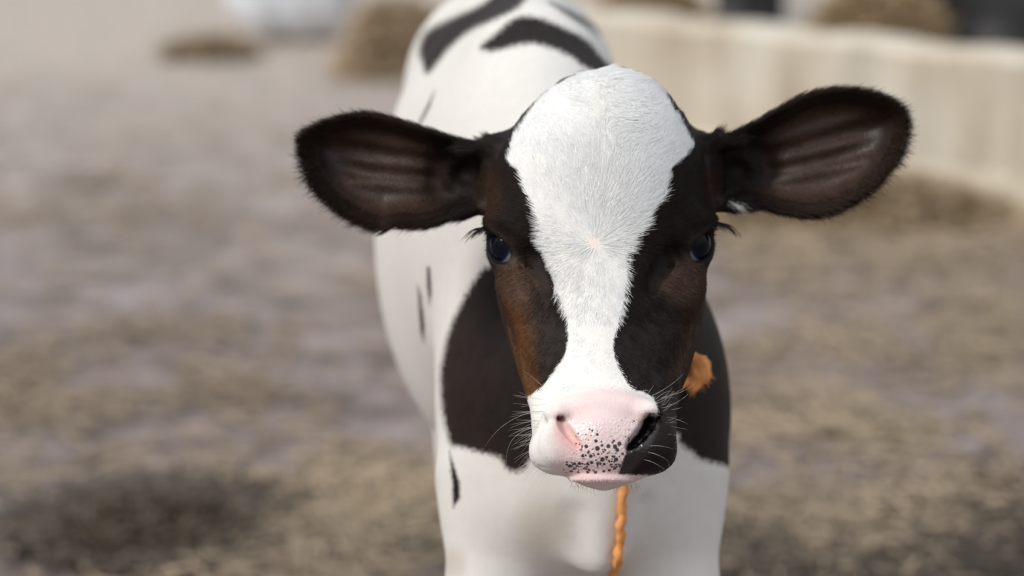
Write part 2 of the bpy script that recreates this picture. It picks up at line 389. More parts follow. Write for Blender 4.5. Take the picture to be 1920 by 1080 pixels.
def coat(V):
    x, y, z = V.T
    hd = head_loft(x, y, z)
    dl = poly_sdf(x, y, EAR_L); dr = poly_sdf(x, y, EAR_R)
    ear = ((dl < 30) & (x < 900) | (dr < 30) & (x > 1352)) & (z < 640)
    head = (((hd < 45) & (z < 700)) & ((z < 560) | (y < 250)) | ((z < 470) & (hd < 120) & (y < 905))) & ~ear
    blaze = poly_sdf(x, y, BLAZE)
    back = np.maximum((z - 420) - 0.0, -300)
    blaze = np.where((y < 320), np.maximum(blaze, (z - np.where(x < 1095, 404, 430))), blaze)
    blaze = np.where((z > 150) & (x > 1130) & (y > 740), np.minimum(blaze, np.maximum(790 - y, 165 - z)), blaze)
    body = -poly_sdf(x, y, NECK_DARK)
    body = np.where(z > 1250, -60, body); body = np.minimum(body, 60)
    body = np.where(z > 1250, -60.0, body)
    for s in [SPOT_A, SPOT_B, SPOT_C] + TICKS:
        d = -poly_sdf(x, y, s)
        if s is SPOT_C or s is SPOT_A: d = np.where(z > 900, d, -60)
        if len(s) < 8: d = d * 2.2
        body = np.maximum(body, d)
    body = np.where((z < 680) & ((x < 950) | (x > 1310)) & (y < 420), 60, body)
    body = np.where(world_pts(x, y, z)[:, 2] < 0.055, 20, body)                    # hooves
    body = -body * 0.35                                          # negative = dark
    pat = np.where(head, -blaze, np.where(ear, -60, body))   # positive = white
    # pale hairs on the lower root of the far ear
    pale = np.hypot((x - 1372) / 0.9, (y - 386) / 1.3) - 9
    pat = np.where((y > 355) & (x > 1350) & (x < 1400), np.maximum(pat, -pale), pat)
    dark = np.empty((len(x), 3)); dark[:] = (0.0125, 0.0083, 0.0067)
    def tint(m, c):
        m = np.clip(m, 0, 1)[:, None]; dark[:] = dark * (1 - m) + np.array(c) * m
    hm = head.astype(float)
    ck = smooth(36, 0, np.abs(x - np.interp(y, [500, 600, 700, 740], [962, 975, 985, 1000]))) * smooth(480, 540, y)
    tint(hm * ck * 0.95, (0.135, 0.056, 0.017))
    tint(hm * smooth(1045, 960, x) * smooth(500, 560, y) * smooth(790, 680, y) * 0.45, (0.06, 0.028, 0.014))
    ckr = smooth(40, 0, np.abs(x - np.interp(y, [480, 650, 720], [1312, 1290, 1265]))) * smooth(480, 540, y) * smooth(760, 660, y)
    tint(hm * ckr * 0.8, (0.040, 0.018, 0.008))
    tint(hm * smooth(60, 10, np.hypot((x - 925) * 1.6, (y - 370) * 0.8)) * 0.45, (0.060, 0.030, 0.016))
    tint(hm * smooth(50, 10, np.hypot((x - 1338) * 1.6, (y - 350) * 0.8)) * 0.4, (0.040, 0.019, 0.011))
    for c, sg in EYES.values():
        rr = np.hypot(x - (c[0] - 12 * sg), y - (c[1] + 66))
        tint(hm * smooth(60, 20, rr) * 0.85, (0.085, 0.050, 0.035))
        er = np.sqrt(((V - c) ** 2).sum(1))
        tint(hm * smooth(56, 50, er), (0.012, 0.010, 0.011))
        tf = np.hypot((x - (c[0] - 62 * sg)) * 0.8, (y - (c[1] + 40)) * 1.0)
        tint(hm * smooth(40, 12, tf) * 0.7, (0.008, 0.006, 0.006))
    em = ear.astype(float); ins = np.clip(-np.minimum(dl, dr), 0, 80) / 80
    sE = np.where(x < 1100, (905 - x) / 330, (x - 1350) / 340)
    tint(em * smooth(0.1, 0.5, ins) * smooth(0.15, 0.4, sE) * smooth(1.0, 0.7, sE), (0.040, 0.020, 0.0125))
    tint(em * smooth(0.45, 0.2, ins) * smooth(0.1, 0.4, sE), (0.026, 0.015, 0.0105))
    nk = ((~head) & (~ear)).astype(float)
    tint(nk * smooth(960, 840, x) * smooth(900, 700, y) * 0.5, (0.022, 0.012, 0.009))
    light = np.empty((len(x), 3)); light[:] = (0.645, 0.622, 0.585)
    def ltint(m, c):
        m = np.clip(m, 0, 1)[:, None]; light[:] = light * (1 - m) + np.array(c) * m
    fr = (z < 230).astype(float)
    PINK = [(1036, 772), (1052, 756), (1090, 738), (1140, 728), (1185, 735), (1212, 752), (1228, 772), (1230, 800), (1178, 890), (1190, 893), (1170, 906), (1130, 910), (1085, 906), (1062, 892), (1042, 876), (1034, 830)]
    pk = poly_sdf(x, y, PINK)
    ltint(fr * smooth(16, -14, pk) * 0.85, (0.83, 0.62, 0.61))
    DEEP = [(1044, 780), (1060, 800), (1092, 838), (1078, 846), (1056, 832), (1044, 806)]
    ltint(fr * smooth(12, -6, poly_sdf(x, y, DEEP)) * 0.75, (0.78, 0.45, 0.42))
    ltint(fr * smooth(14, 4, np.abs(y - 896)) * smooth(80, 60, np.abs(x - 1128)) * 0.55, (0.72, 0.50, 0.50))
    ltint(smooth(30, 4, np.hypot((x - 1115) * 1.2, y - 455)) * 0.35 * hm, (0.80, 0.62, 0.54))
    ltint(smooth(9, 1, np.abs(x - (1118 + (y - 170) * 0.15))) * smooth(280, 240, y) * smooth(140, 160, y) * 0.3 * hm, (0.74, 0.58, 0.42))
    ltint(smooth(85, 10, np.hypot((x - 1020), (y - 990) * 0.9)) * 0.55 * nk, (0.42, 0.35, 0.26))      # soiled chest
    ltint(smooth(50, 10, np.hypot((x - 850) * 1.4, (y - 1060))) * 0.5 * nk, (0.40, 0.32, 0.26))
    ltint(smooth(1650, 1950, y) * 0.5, (0.35, 0.29, 0.22))
    NOSE = [(1056, 782), (1090, 790), (1130, 783), (1180, 785), (1222, 778), (1235, 800), (1215, 850), (1180, 889), (1060, 889), (1064, 850), (1090, 836)]
    nose = smooth(6, -6, poly_sdf(x, y, NOSE)) * fr
    DENS = [(1075, 812), (1110, 790), (1200, 780), (1190, 820), (1172, 840), (1165, 886), (1062, 889), (1064, 868), (1090, 850)]
    dens = smooth(26, -16, poly_sdf(x, y, DENS)) * (0.42 + 0.58 * smooth(790, 860, y)) * fr * smooth(1200, 1180, x - (y < 800) * 30) * (y < 890)
    light[:] = light * np.where((hd < 45) & (z < 560), 1.14 - 0.22 * fr * smooth(14, -10, pk), 1.0)[:, None]
    nose = np.maximum(nose, 0.45 * em * smooth(0.35, 0.7, ins) * smooth(0.2, 0.4, sE))
    return pat, dark, light, nose, dens, head, ear, np.minimum(dl, dr), hd

PAT, DARK, LIGHT, NOSE, DENS, HEAD, EAR, ED, HD = coat(V)
W = world_pts(*V.T)

# ------------------------------------------------------------------ calf materials
def coat_material():
    m, n, l, b = mat('calf_coat')
    def attr(nm, typ='Fac'):
        a = n.new('ShaderNodeAttribute'); a.attribute_name = nm; return a.outputs[typ]
    co = n.new('ShaderNodeTexCoord').outputs['Object']
    nz = noise(n, l, 420, 3, co)
    p = math_n(n, l, 'ADD', attr('pattern'), math_n(n, l, 'MULTIPLY', math_n(n, l, 'SUBTRACT', nz, 0.5), 8.0))
    f = n.new('ShaderNodeMapRange'); f.inputs[1].default_value = -2.0; f.inputs[2].default_value = 2.0; l.new(p, f.inputs[0])
    f2 = noise(n, l, 90, 4, co)
    darkc = mix(n, l, 1.0, attr('dark', 'Color'), ramp(n, l, f2, [(0.3, (0.75, 0.75, 0.75)), (0.7, (1.25, 1.25, 1.25))]), 'MULTIPLY')
    lightc = mix(n, l, 1.0, attr('light', 'Color'), ramp(n, l, f2, [(0.3, (0.96, 0.96, 0.95)), (0.6, (1, 1, 1))]), 'MULTIPLY')
    col = mix(n, l, f.outputs[0], darkc, lightc)
    vo = n.new('ShaderNodeTexVoronoi'); vo.inputs['Scale'].default_value = 300; l.new(co, vo.inputs['Vector'])
    r0 = math_n(n, l, 'MULTIPLY', attr('dens'), 0.56)
    wn_ = n.new('ShaderNodeTexWhiteNoise'); l.new(vo.outputs['Position'], wn_.inputs['Vector'])
    rr = math_n(n, l, 'MULTIPLY', r0, math_n(n, l, 'ADD', wn_.outputs['Value'], 0.25))
    dd = math_n(n, l, 'SUBTRACT', rr, vo.outputs['Distance'])
    sp_ = n.new('ShaderNodeMapRange'); sp_.inputs[1].default_value = -0.02; sp_.inputs[2].default_value = 0.05; l.new(dd, sp_.inputs[0])
    vb = n.new('ShaderNodeTexVoronoi'); vb.inputs['Scale'].default_value = 430; l.new(co, vb.inputs['Vector'])
    wb = n.new('ShaderNodeTexWhiteNoise'); l.new(vb.outputs['Position'], wb.inputs['Vector'])
    rb = math_n(n, l, 'MULTIPLY', math_n(n, l, 'POWER', attr('dens'), 1.6), math_n(n, l, 'MULTIPLY', math_n(n, l, 'SUBTRACT', wb.outputs['Value'], 0.15), 0.55))
    sb = n.new('ShaderNodeMapRange'); sb.inputs[1].default_value = -0.02; sb.inputs[2].default_value = 0.06; l.new(math_n(n, l, 'SUBTRACT', rb, vb.outputs['Distance']), sb.inputs[0])
    spots = math_n(n, l, 'MAXIMUM', sp_.outputs[0], sb.outputs[0])
    col = mix(n, l, math_n(n, l, 'MULTIPLY', spots, f.outputs[0]), col, (0.04, 0.04, 0.045))
    l.new(col, b.inputs['Base Color'])
    ro = n.new('ShaderNodeMapRange'); l.new(attr('nose'), ro.inputs[0]); ro.inputs[3].default_value = 0.62; ro.inputs[4].default_value = 0.22
    l.new(ro.outputs[0], b.inputs['Roughness'])
    sl_ = n.new('ShaderNodeMapRange'); l.new(attr('nose'), sl_.inputs[0]); sl_.inputs[3].default_value = 0.15; sl_.inputs[4].default_value = 0.6; l.new(sl_.outputs[0], b.inputs['Specular IOR Level'])
    b.inputs['Sheen Weight'].default_value = 0.0
    b.inputs['Subsurface Weight'].default_value = 0.0
    mp = n.new('ShaderNodeMapping'); mp.inputs['Scale'].default_value = (1, 0.25, 0.35); l.new(co, mp.inputs[0])
    h1 = noise(n, l, 900, 2, mp.outputs[0])
    b1 = bump(n, l, h1, 0.25, 0.0015, b)
    v2 = n.new('ShaderNodeTexVoronoi'); v2.inputs['Scale'].default_value = 520; l.new(co, v2.inputs['Vector'])
    bump(n, l, math_n(n, l, 'MULTIPLY', v2.outputs['Distance'], attr('nose')), 0.35, 0.0012, b, b1)
    return m
def put(me, name, typ, arr):
    a = me.attributes.new(name, typ, 'POINT')
    if typ == 'FLOAT': a.data.foreach_set('value', arr.astype(np.float32).ravel())
    else:
        c = np.ones((len(arr), 4), np.float32); c[:, :3] = arr; a.data.foreach_set('color', c.ravel())

COAT = coat_material()
base = world_pts(1090, 1500, 1500); base[2] = 0.0
calf = empty('calf', tuple(base), 'young black and white calf facing the camera with a white blaze and dark ears', 'calf')
body = mesh_obj('body', W, Q, COAT, calf)
for nm, ty, arr in (('pattern', 'FLOAT', PAT), ('dark', 'FLOAT_COLOR', DARK), ('light', 'FLOAT_COLOR', LIGHT), ('nose', 'FLOAT', NOSE), ('dens', 'FLOAT', DENS)):
    put(body.data, nm, ty, arr)
print('body', round(time.time() - T0, 1))

# ------------------------------------------------------------------ eyes
def uv_sphere(nu, nv):
    v = [(0, 0, 1)]; f = []
    for i in range(1, nv):
        th = math.pi * i / nv
        for j in range(nu):
            ph = 2 * math.pi * j / nu; v.append((math.sin(th) * math.cos(ph), math.sin(th) * math.sin(ph), math.cos(th)))
    v.append((0, 0, -1)); L = len(v) - 1
    for j in range(nu): f.append((0, 1 + j, 1 + (j + 1) % nu))
    for i in range(nv - 2):
        for j in range(nu):
            a = 1 + i * nu + j; b = 1 + i * nu + (j + 1) % nu; f.append((a, a + nu, b + nu, b))
    for j in range(nu): f.append((L, L - nu + (j + 1) % nu, L - nu + j))
    return np.array(v), f
def eye_mat():
    m, n, l, b = mat('wet_eye')
    a = n.new('ShaderNodeAttribute'); a.attribute_name = 'ring'
    c = ramp(n, l, a.outputs['Fac'], [(0.0, (0.002, 0.002, 0.004)), (0.25, (0.002, 0.003, 0.007)), (0.34, (0.004, 0.006, 0.014)), (0.385, (0.015, 0.02, 0.035)), (0.41, (0.20, 0.22, 0.27)), (0.75, (0.30, 0.29, 0.31))])
    l.new(c, b.inputs['Base Color']); b.inputs['Roughness'].default_value = 0.04; b.inputs['IOR'].default_value = 1.36; b.inputs['Specular IOR Level'].default_value = 0.22
    return m
EM = eye_mat()
sv, sf = uv_sphere(48, 32)
for (c, sg), lab in zip(EYES.values(), ('dark glossy eye', 'dark glossy eye')):
    g, e1, e2 = eye_axes(sg)
    look = g + e1 * 0.25 + np.array([0, -0.05, 0]); look /= np.linalg.norm(look)
    a1 = e1 - look * (e1 @ look); a1 /= np.linalg.norm(a1); a2 = np.cross(look, a1)
    r = ER * (1 + 0.05 * np.clip((sv[:, 2] - 0.6) / 0.4, 0, 1))       # cornea stands proud
    pv = c + (sv[:, :1] * a1 + sv[:, 1:2] * a2 + sv[:, 2:] * look) * r[:, None]
    o = mesh_obj('eye', world_pts(*pv.T), sf if sg > 0 else sf, EM, calf)
    put(o.data, 'ring', 'FLOAT', np.arccos(np.clip(sv[:, 2], -1, 1)) / math.pi * 1.25)

# ------------------------------------------------------------------ hair
def hair_mat(name, rough=0.55, soft=0.0):
    m, n, l, b = mat(name)
    a = n.new('ShaderNodeAttribute'); a.attribute_name = 'tint'
    l.new(a.outputs['Color'], b.inputs['Base Color'])
    b.inputs['Roughness'].default_value = rough; b.inputs['Specular IOR Level'].default_value = 0.2
    if soft:
        an = n.new('ShaderNodeAttribute'); an.attribute_name = 'skin_normal'; ge = n.new('ShaderNodeNewGeometry')
        mx = n.new('ShaderNodeMix'); mx.data_type = 'VECTOR'; mx.inputs[0].default_value = soft
        l.new(ge.outputs['Normal'], mx.inputs[4]); l.new(an.outputs['Vector'], mx.inputs[5])
        nm = n.new('ShaderNodeVectorMath'); nm.operation = 'NORMALIZE'; l.new(mx.outputs[1], nm.inputs[0]); l.new(nm.outputs[0], b.inputs['Normal'])
    return m
HM = hair_mat('coarse_hair')
FUR = hair_mat('coat_hair', 0.6, 0.78); FUR.node_tree.nodes['Principled BSDF'].inputs['Specular IOR Level'].default_value = 0.11

def vertex_normals(V, Q):
    a, b, c, d = V[Q[:, 0]], V[Q[:, 1]], V[Q[:, 2]], V[Q[:, 3]]
    fn = np.cross(c - a, d - b); N = np.zeros_like(V)
    for k in range(4):
        for j in range(3): N[:, j] += np.bincount(Q[:, k], fn[:, j], minlength=len(V))
    return N / (np.linalg.norm(N, axis=1, keepdims=True) + 1e-9), np.linalg.norm(fn, axis=1) * 0.5, fn
def vnoise(P, f, seed):
    r = np.random.default_rng(seed); out = 0
    for _ in range(5):
        k = r.normal(size=3) * f; out = out + np.sin(P @ k + r.uniform(0, 6.28))
    return out / 5

def grow(mask_v, count, seed):
    r = np.random.default_rng(seed)
    fm = mask_v[Q].mean(1)
    N, area, fn = vertex_normals(V, Q)
    if (fn[:, 2] * 0 + 1).sum() and ((N * (V - V.mean(0))).sum() < 0): N = -N
    pr = area * fm; pr /= pr.sum()
    qi = r.choice(len(Q), count, p=pr)
    u, v = r.random(count)[:, None], r.random(count)[:, None]
    def bl(A): return (A[Q[qi, 0]] * (1 - u) + A[Q[qi, 1]] * u) * (1 - v) + (A[Q[qi, 3]] * (1 - u) + A[Q[qi, 2]] * u) * v
    return qi, bl(V), bl(N)
front = (V[:, 2] < 700) & (HEAD | EAR)
noseless = 1 - np.clip(NOSE * 1.5, 0, 1)
lidfree = np.ones(len(V))
for c, sg in EYES.values():
    lidfree *= smooth(46, 50, np.sqrt(((V - c) ** 2).sum(1)))
dmask = front * noseless * lidfree * np.where(V[:, 2] > 560, 0.25, 1.0)
NH = 330000
qi, R0, N0 = grow(dmask, NH, 11)
pat, dark, light, nose, dens, hd_, ear_, ed_, _ = coat(R0)
x, y, z = R0.T
r2 = np.random.default_rng(5)
flow = np.stack([x - 1115, (y - 458) * 1.0, np.zeros(NH)], -1)
low = smooth(560, 700, y)
flow /= np.linalg.norm(flow, axis=1, keepdims=True) + 1e-6
flow = flow * (1 - low[:, None]) + low[:, None] * np.stack([np.clip((x - 1128) / 120, -1, 1) * 0.8, np.full(NH, 0.9), np.full(NH, 0.3)], -1)
flow[:, 2] += np.where(np.abs(x - 1125) > 130, 0.5, 0.1)
xp_ = 1118 + (y - 150) * 0.25 + 5 * np.sin(y * 0.07) + 4 * np.sin(y * 0.19 + 1); pw_ = (0.8 * smooth(330, 200, y) * smooth(150, 20, np.abs(x - xp_)) * ~ear_)[:, None]
comb = np.stack([np.tanh((x - xp_ + r2.normal(size=NH) * 5) / 14) * 0.9, np.where(x > xp_, 0.5, -0.5), np.full(NH, -0.1)], -1)
flow = flow * (1 - pw_) + comb * pw_
sE = np.where(x < 1100, -1.0, 1.0)
ya = np.where(x < 1100, 325 + (x - 905) * 0.12, 325 - (x - 1350) * 0.25)
eo = np.stack([sE * 0.9, np.clip((y - ya) / 90, -1, 1) * 0.75, np.full(NH, -0.1)], -1)
flow = np.where(ear_[:, None], eo, flow)
flow += np.stack([vnoise(R0, 0.045, 21), vnoise(R0, 0.045, 22), vnoise(R0, 0.045, 23)], -1) * 0.16
flow += r2.normal(size=(NH, 3)) * 0.11
flow -= N0 * (flow * N0).sum(1, keepdims=True); flow /= np.linalg.norm(flow, axis=1, keepdims=True) + 1e-6
length = np.where(ear_, 15.0, 17.0)
length = length * np.where(ear_ & (ed_ < -26), 0.45, 1.0)
length = np.where(~hd_ & ~ear_, 14, length)
length = length * np.where(ear_ & (ed_ > -14), 2.1, 1.0)
length = np.where(hd_ & (y > 600), 11, length); length = np.where(hd_ & (y > 730) & (z < 200), 6.5, length)
length = np.where(hd_ & (y < 470), 24, length)
length = np.where(hd_ & (y < 185) & (np.abs(x - 1145) < 60), 22, length)
for c, sg in EYES.values():
    length *= 0.45 + 0.55 * smooth(50, 85, np.sqrt(((R0 - c) ** 2).sum(1)))
length *= r2.uniform(0.6, 1.15, NH)
lift = np.where(ear_, 0.30, 0.15 + 0.10 * smooth(60, 10, np.abs(x - xp_ - 25)) * smooth(290, 230, y))[:, None] * r2.uniform(0.6, 1.4, NH)[:, None]
clump = np.stack([vnoise(R0, 0.13, 31), vnoise(R0, 0.13, 32), vnoise(R0, 0.13, 33)], -1) * 0.14
K = 5; pts = []
for k in range(K):
    t = k / (K - 1)
    pts.append(R0 - N0 * 1.0 + length[:, None] * (flow * t + clump * t * t + N0 * lift * (1.5 * t - 0.75 * t * t)))
HP = np.stack(pts, 1)
isw = pat + r2.normal(size=NH) * 1.6 + vnoise(R0, 0.25, 77) * 3.5 > 0
hc = np.where(isw[:, None], light * np.where(hd_, 1.50, 1.15)[:, None] * r2.uniform(0.86, 1.10, NH)[:, None], dark * r2.uniform(0.6, 1.7, NH)[:, None])
NW = world_pts(*(R0 + N0 * 10).T) - world_pts(*R0.T); NW /= np.linalg.norm(NW, axis=1, keepdims=True)
rad = np.array([0.24, 0.26, 0.22, 0.15, 0.05]) * PX * 1.0
curves_obj('fur', world_pts(HP[..., 0], HP[..., 1], HP[..., 2]), rad, FUR, calf, np.clip(hc, 0, 0.95), NW)['kind'] = 'stuff'
print('fur', round(time.time() - T0, 1))

# single long hairs: whiskers, eyelashes, poll tuft
def bez(a, b, c, k=9):
    t = np.linspace(0, 1, k)[:, None]; return (1 - t) ** 2 * a + 2 * t * (1 - t) * b + t * t * c
def strands(lst, k=9): return np.stack([bez(*[np.array(q, float) for q in s], k=k) for s in lst])
r3 = np.random.default_rng(3)
wh = []
for i in range(60):           # left side of the muzzle
    yy = r3.uniform(748, 885); x0 = 1004 + r3.uniform(-3, 22) + max(0, yy - 868) * 1.4; L = r3.uniform(18, 58) * (1.0 if yy > 770 else 0.8)
    dy = (yy - 790) * 0.35 + r3.uniform(-6, 16)
    wh.append(((x0, yy, 80), (x0 - L * 0.5, yy + dy * 0.1, 50 + r3.uniform(-20, 20)), (x0 - L - 4, yy + dy, 60 + r3.uniform(-30, 50))))
wh += [((1002, 772, 70), (940, 785, 30), (909, 838, 60)), ((1002, 748, 90), (985, 742, 60), (962, 741, 60)), ((1010, 800, 60), (945, 810, 30), (950, 870, 60)),
       ((1015, 722, 110), (1000, 708, 60), (980, 694, 40))]
for i in range(34):           # right side
    yy = r3.uniform(738, 884); x0 = 1258 - r3.uniform(-2, 30) - max(0, yy - 868) * 1.4; L = r3.uniform(16, 46)
    dy = (yy - 800) * 0.5 + r3.uniform(-10, 14)
    wh.append(((x0, yy, 80), (x0 + L * 0.5, yy + dy * 0.2, 40), (x0 + L, yy + dy, 60 + r3.uniform(-30, 50))))
wh += [((1222, 742, 45), (1255, 728, 10), (1282, 700, 20)), ((1230, 748, 55), (1250, 730, 20), (1262, 734, 40)), ((1232, 752, 55), (1255, 740, 20), (1268, 748, 40)), ((1215, 738, 45), (1222, 728, 30), (1226, 722, 20)),
       ((1250, 782, 80), (1275, 786, 40), (1290, 796, 60)), ((1220, 836, 5), (1240, 834, -10), (1262, 842, 10)), ((1215, 848, 5), (1240, 852, -10), (1256, 868, 10)), ((1208, 862, 5), (1230, 866, -10), (1250, 884, 10))]
for i in range(60):           # chin
    x0 = r3.uniform(1070, 1200); L = r3.uniform(8, 22); wh.append(((x0, 908 + r3.uniform(-5, 4), 90), (x0 + r3.uniform(-6, 10), 915, 70), (x0 + r3.uniform(-10, 14), 910 + L, 70)))
wh = np.array([[list(map(float, p)) for p in s] for s in wh])
HWp = strands(wh)
curves_obj('whiskers', world_pts(HWp[..., 0], HWp[..., 1], HWp[..., 2]), np.linspace(0.27, 0.07, 9) * PX, HM, calf, np.tile([0.55, 0.50, 0.45], (len(wh), 1)))['kind'] = 'stuff'
for (c, sg) in EYES.values():
    g, e1, e2 = eye_axes(sg); ls = []
    for i in range(90):
        t = i / 89; r = r3.normal(size=3)
        if sg < 0:
            a = np.array([948 - 30 * t, 437 - 7 * math.sin(t * 2.6), 308 + 55 * t]); L = 14 + 30 * t
        else:
            a = np.array([1300 + 36 * t, 432 - 12 * math.sin(t * 2.4), 308 + 55 * t]); L = 14 + 32 * t
        d = np.array([sg * (0.55 + 0.5 * t), -0.35 - 0.1 * t, -0.35 + 0.2 * t]) + r * 0.10
        e = a + L * np.array([sg * (0.6 + 0.6 * t), 0.08 + 0.42 * t, -0.4 + 0.3 * t]) + r * 2.5
        ls.append((a, a + d * L * 0.6, e))
    LP = strands(ls)
    curves_obj('eyelashes', world_pts(LP[..., 0], LP[..., 1], LP[..., 2]), np.linspace(1.3, 0.15, 9) * PX, HM, calf, np.tile([0.010, 0.008, 0.008], (len(ls), 1)))['kind'] = 'stuff'

# ------------------------------------------------------------------ orange cord round the calf's neck
def tube(path, rad, ns=10, twist=0.0, wob=0.0):
    P = np.asarray(path, float); n = len(P); rad = np.broadcast_to(rad, n)
    T = np.gradient(P, axis=0); T /= np.linalg.norm(T, axis=1, keepdims=True)
    ref = np.array([0.0, 1.0, 0.05]); vs = []
    for i in range(n):
        a = np.cross(T[i], ref); a /= np.linalg.norm(a); b = np.cross(T[i], a)
        for j in range(ns):
            th = 2 * math.pi * j / ns; r = rad[i] * (1 + wob * math.cos(3 * th + twist * i))
            vs.append(P[i] + r * (math.cos(th) * a + math.sin(th) * b))
    fs = [(i * ns + j, i * ns + (j + 1) % ns, (i + 1) * ns + (j + 1) % ns, (i + 1) * ns + j) for i in range(n - 1) for j in range(ns)]
    vs += [P[0], P[-1]]; fs += [(len(vs) - 2, (j + 1) % ns, j) for j in range(ns)] + [(len(vs) - 1, (n - 1) * ns + j, (n - 1) * ns + (j + 1) % ns) for j in range(ns)]
    return np.array(vs), fs
def path_spline(K, sub=10):
    K = np.asarray(K, float); K = np.vstack([2 * K[0] - K[1], K, 2 * K[-1] - K[-2]]); out = []
    for i in range(1, len(K) - 2):
        a, b, c, d = K[i - 1:i + 3]
        for t in np.arange(sub) / sub: out.append(0.5 * (2 * b + (c - a) * t + (2 * a - 5 * b + 4 * c - d) * t * t + (3 * b - a - 3 * c + d) * t ** 3))
    out.append(K[-2]); return np.array(out)
OM, n, l, b = mat('orange_twine')
co = n.new('ShaderNodeTexCoord').outputs['Object']
l.new(ramp(n, l, noise(n, l, 120, 3, co), [(0.3, (0.72, 0.27, 0.07)), (0.7, (0.88, 0.42, 0.15))]), b.inputs['Base Color']); b.inputs['Roughness'].default_value = 0.8
bump(n, l, noise(n, l, 900, 2, co), 0.6, 0.002, b)

_body_v = V[~EAR & (HD > 10)]
def skin_z(px, py, zmin=250, r=7):
    m = (np.abs(_body_v[:, 0] - px) < r) & (np.abs(_body_v[:, 1] - py) < r) & (_body_v[:, 2] > zmin)
    return _body_v[m, 2].min() if m.any() else 560.0
# the loop lies on the neck just behind the jaw
KZ = skin_z(1304, 705) - 22
LPp = path_spline([(1120, 232, 640), (1010, 280, 650), (966, 400, 655), (968, 520, 640), (990, 640, 620), (1022, 750, 600), (1085, 836, 590), (1168, 856, 588), (1240, 812, 585),
                   (1268, 735, (KZ + 585) / 2), (1296, 700, KZ + 8), (1294, 630, (KZ + 620) / 2), (1290, 540, 630), (1296, 430, 650), (1235, 290, 650), (1120, 232, 640)], 6)
cord = empty('neck_cord', tuple(world_pts(1308, 700, 480)), 'orange twine cord knotted round the calf\'s neck with one end hanging down its chest', 'cord')
tv, tf = tube(world_pts(*LPp.T), 9 * PX, 8, 0.6, 0.15)
mesh_obj('loop', tv, tf, OM, cord)
print('knot z', KZ, 'chest z', skin_z(1160, 1000))
hz = [skin_z(1166, yv, 420) for yv in (930, 980, 1030, 1080)]
hang = path_spline([(1176, 845, hz[0] + 30), (1170, 890, hz[0] - 6), (1168, 925, hz[0] - 14), (1166, 960, hz[1] - 14), (1164, 990, hz[1] - 14), (1162, 1020, hz[2] - 14), (1158, 1050, hz[2] - 16), (1150, 1080, hz[3] - 16), (1146, 1130, hz[3] - 20), (1150, 1180, hz[3] - 20)], 8)
hang[:, 0] += np.sin(np.arange(len(hang)) * 0.55) * 1.5
tv, tf = tube(world_pts(*hang.T), (9.5 + 1.6 * np.sin(np.arange(len(hang)) * 0.9)) * PX, 10, 0.9, 0.22)
mesh_obj('hanging_end', tv, tf, OM, cord)
kf = Field(np.arange(1240, 1370, 2.5), np.arange(630, 770, 2.5), np.arange(KZ - 60, KZ + 70, 2.5))
for c, r in (((1312, 692, KZ), (21, 27, 20)), ((1299, 717, KZ + 2), (17, 19, 16)), ((1322, 705, KZ + 6), (11, 14, 13)), ((1302, 676, KZ + 12), (11, 16, 11)), ((1318, 682, KZ - 10), (10, 14, 9)), ((1304, 700, KZ - 12), (9, 16, 9))):
    kf.ell(c, r, 4)
kv, kq = kf.mesh()
kv = kv + np.stack([vnoise(kv, 0.2, 41), vnoise(kv, 0.2, 42), vnoise(kv, 0.2, 43)], -1) * 2.5
mesh_obj('knot', world_pts(*kv.T), kq, OM, cord)
r4 = np.random.default_rng(9); fr_ = []
for i in range(150):
    p = kv[r4.integers(len(kv))]; d = (p - np.array([1310, 698, KZ])); d /= np.linalg.norm(d); d += r4.normal(size=3) * 0.5
    fr_.append((p, p + d * 4, p + d * r4.uniform(3, 7) + np.array([0, 3, 0])))
for i in range(70):
    p = hang[r4.integers(12, len(hang))] + r4.normal(size=3) * 4; d = r4.normal(size=3); fr_.append((p, p + d * 4, p + d * 7 + np.array([0, 5, 0])))
FP = strands(fr_, 5)
curves_obj('frayed_fibres', world_pts(FP[..., 0], FP[..., 1], FP[..., 2]), np.linspace(0.6, 0.15, 5) * PX, HM, cord, np.tile([0.82, 0.36, 0.11], (len(fr_), 1)))['kind'] = 'stuff'

# ------------------------------------------------------------------ yard
def ground(px, py, z=0.0):
    dv = RIGHT * (px - 960) / FOC + UP * (540 - py) / FOC + FWD
    t = (z - CAM[2]) / dv[2]; return CAM + dv * t
FM, n, l, b = mat('dirty_yard_floor')
co = n.new('ShaderNodeTexCoord').outputs['Object']
big = noise(n, l, 1.3, 4, co, 0.6, 0.6); mid_ = noise(n, l, 5.5, 5, co, 0.6, 0.4); fine = noise(n, l, 38, 4, co)
c1 = ramp(n, l, mid_, [(0.34, (0.100, 0.075, 0.060)), (0.46, (0.185, 0.150, 0.138)), (0.56, (0.262, 0.216, 0.216)), (0.66, (0.36, 0.315, 0.325))])
c2 = ramp(n, l, noise(n, l, 9, 5, co, 0.65, 0.3), [(0.35, (0.13, 0.095, 0.065)), (0.65, (0.30, 0.232, 0.175))])
c = mix(n, l, ramp(n, l, big, [(0.50, (0, 0, 0)), (0.66, (0.6, 0.6, 0.6))]), c1, c2)
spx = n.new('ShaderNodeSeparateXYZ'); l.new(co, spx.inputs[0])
far_light = n.new('ShaderNodeMapRange'); far_light.inputs[1].default_value = 5.6; far_light.inputs[2].default_value = 10.5  # paler with distance: brighter light on the far yard, put into the floor colour
l.new(math_n(n, l, 'ADD', spx.outputs['Y'], math_n(n, l, 'MULTIPLY', big, 2.0)), far_light.inputs[0])
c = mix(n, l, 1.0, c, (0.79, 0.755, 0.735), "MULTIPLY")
c = mix(n, l, far_light.outputs[0], c, mix(n, l, 0.72, c, (0.45, 0.385, 0.32)))
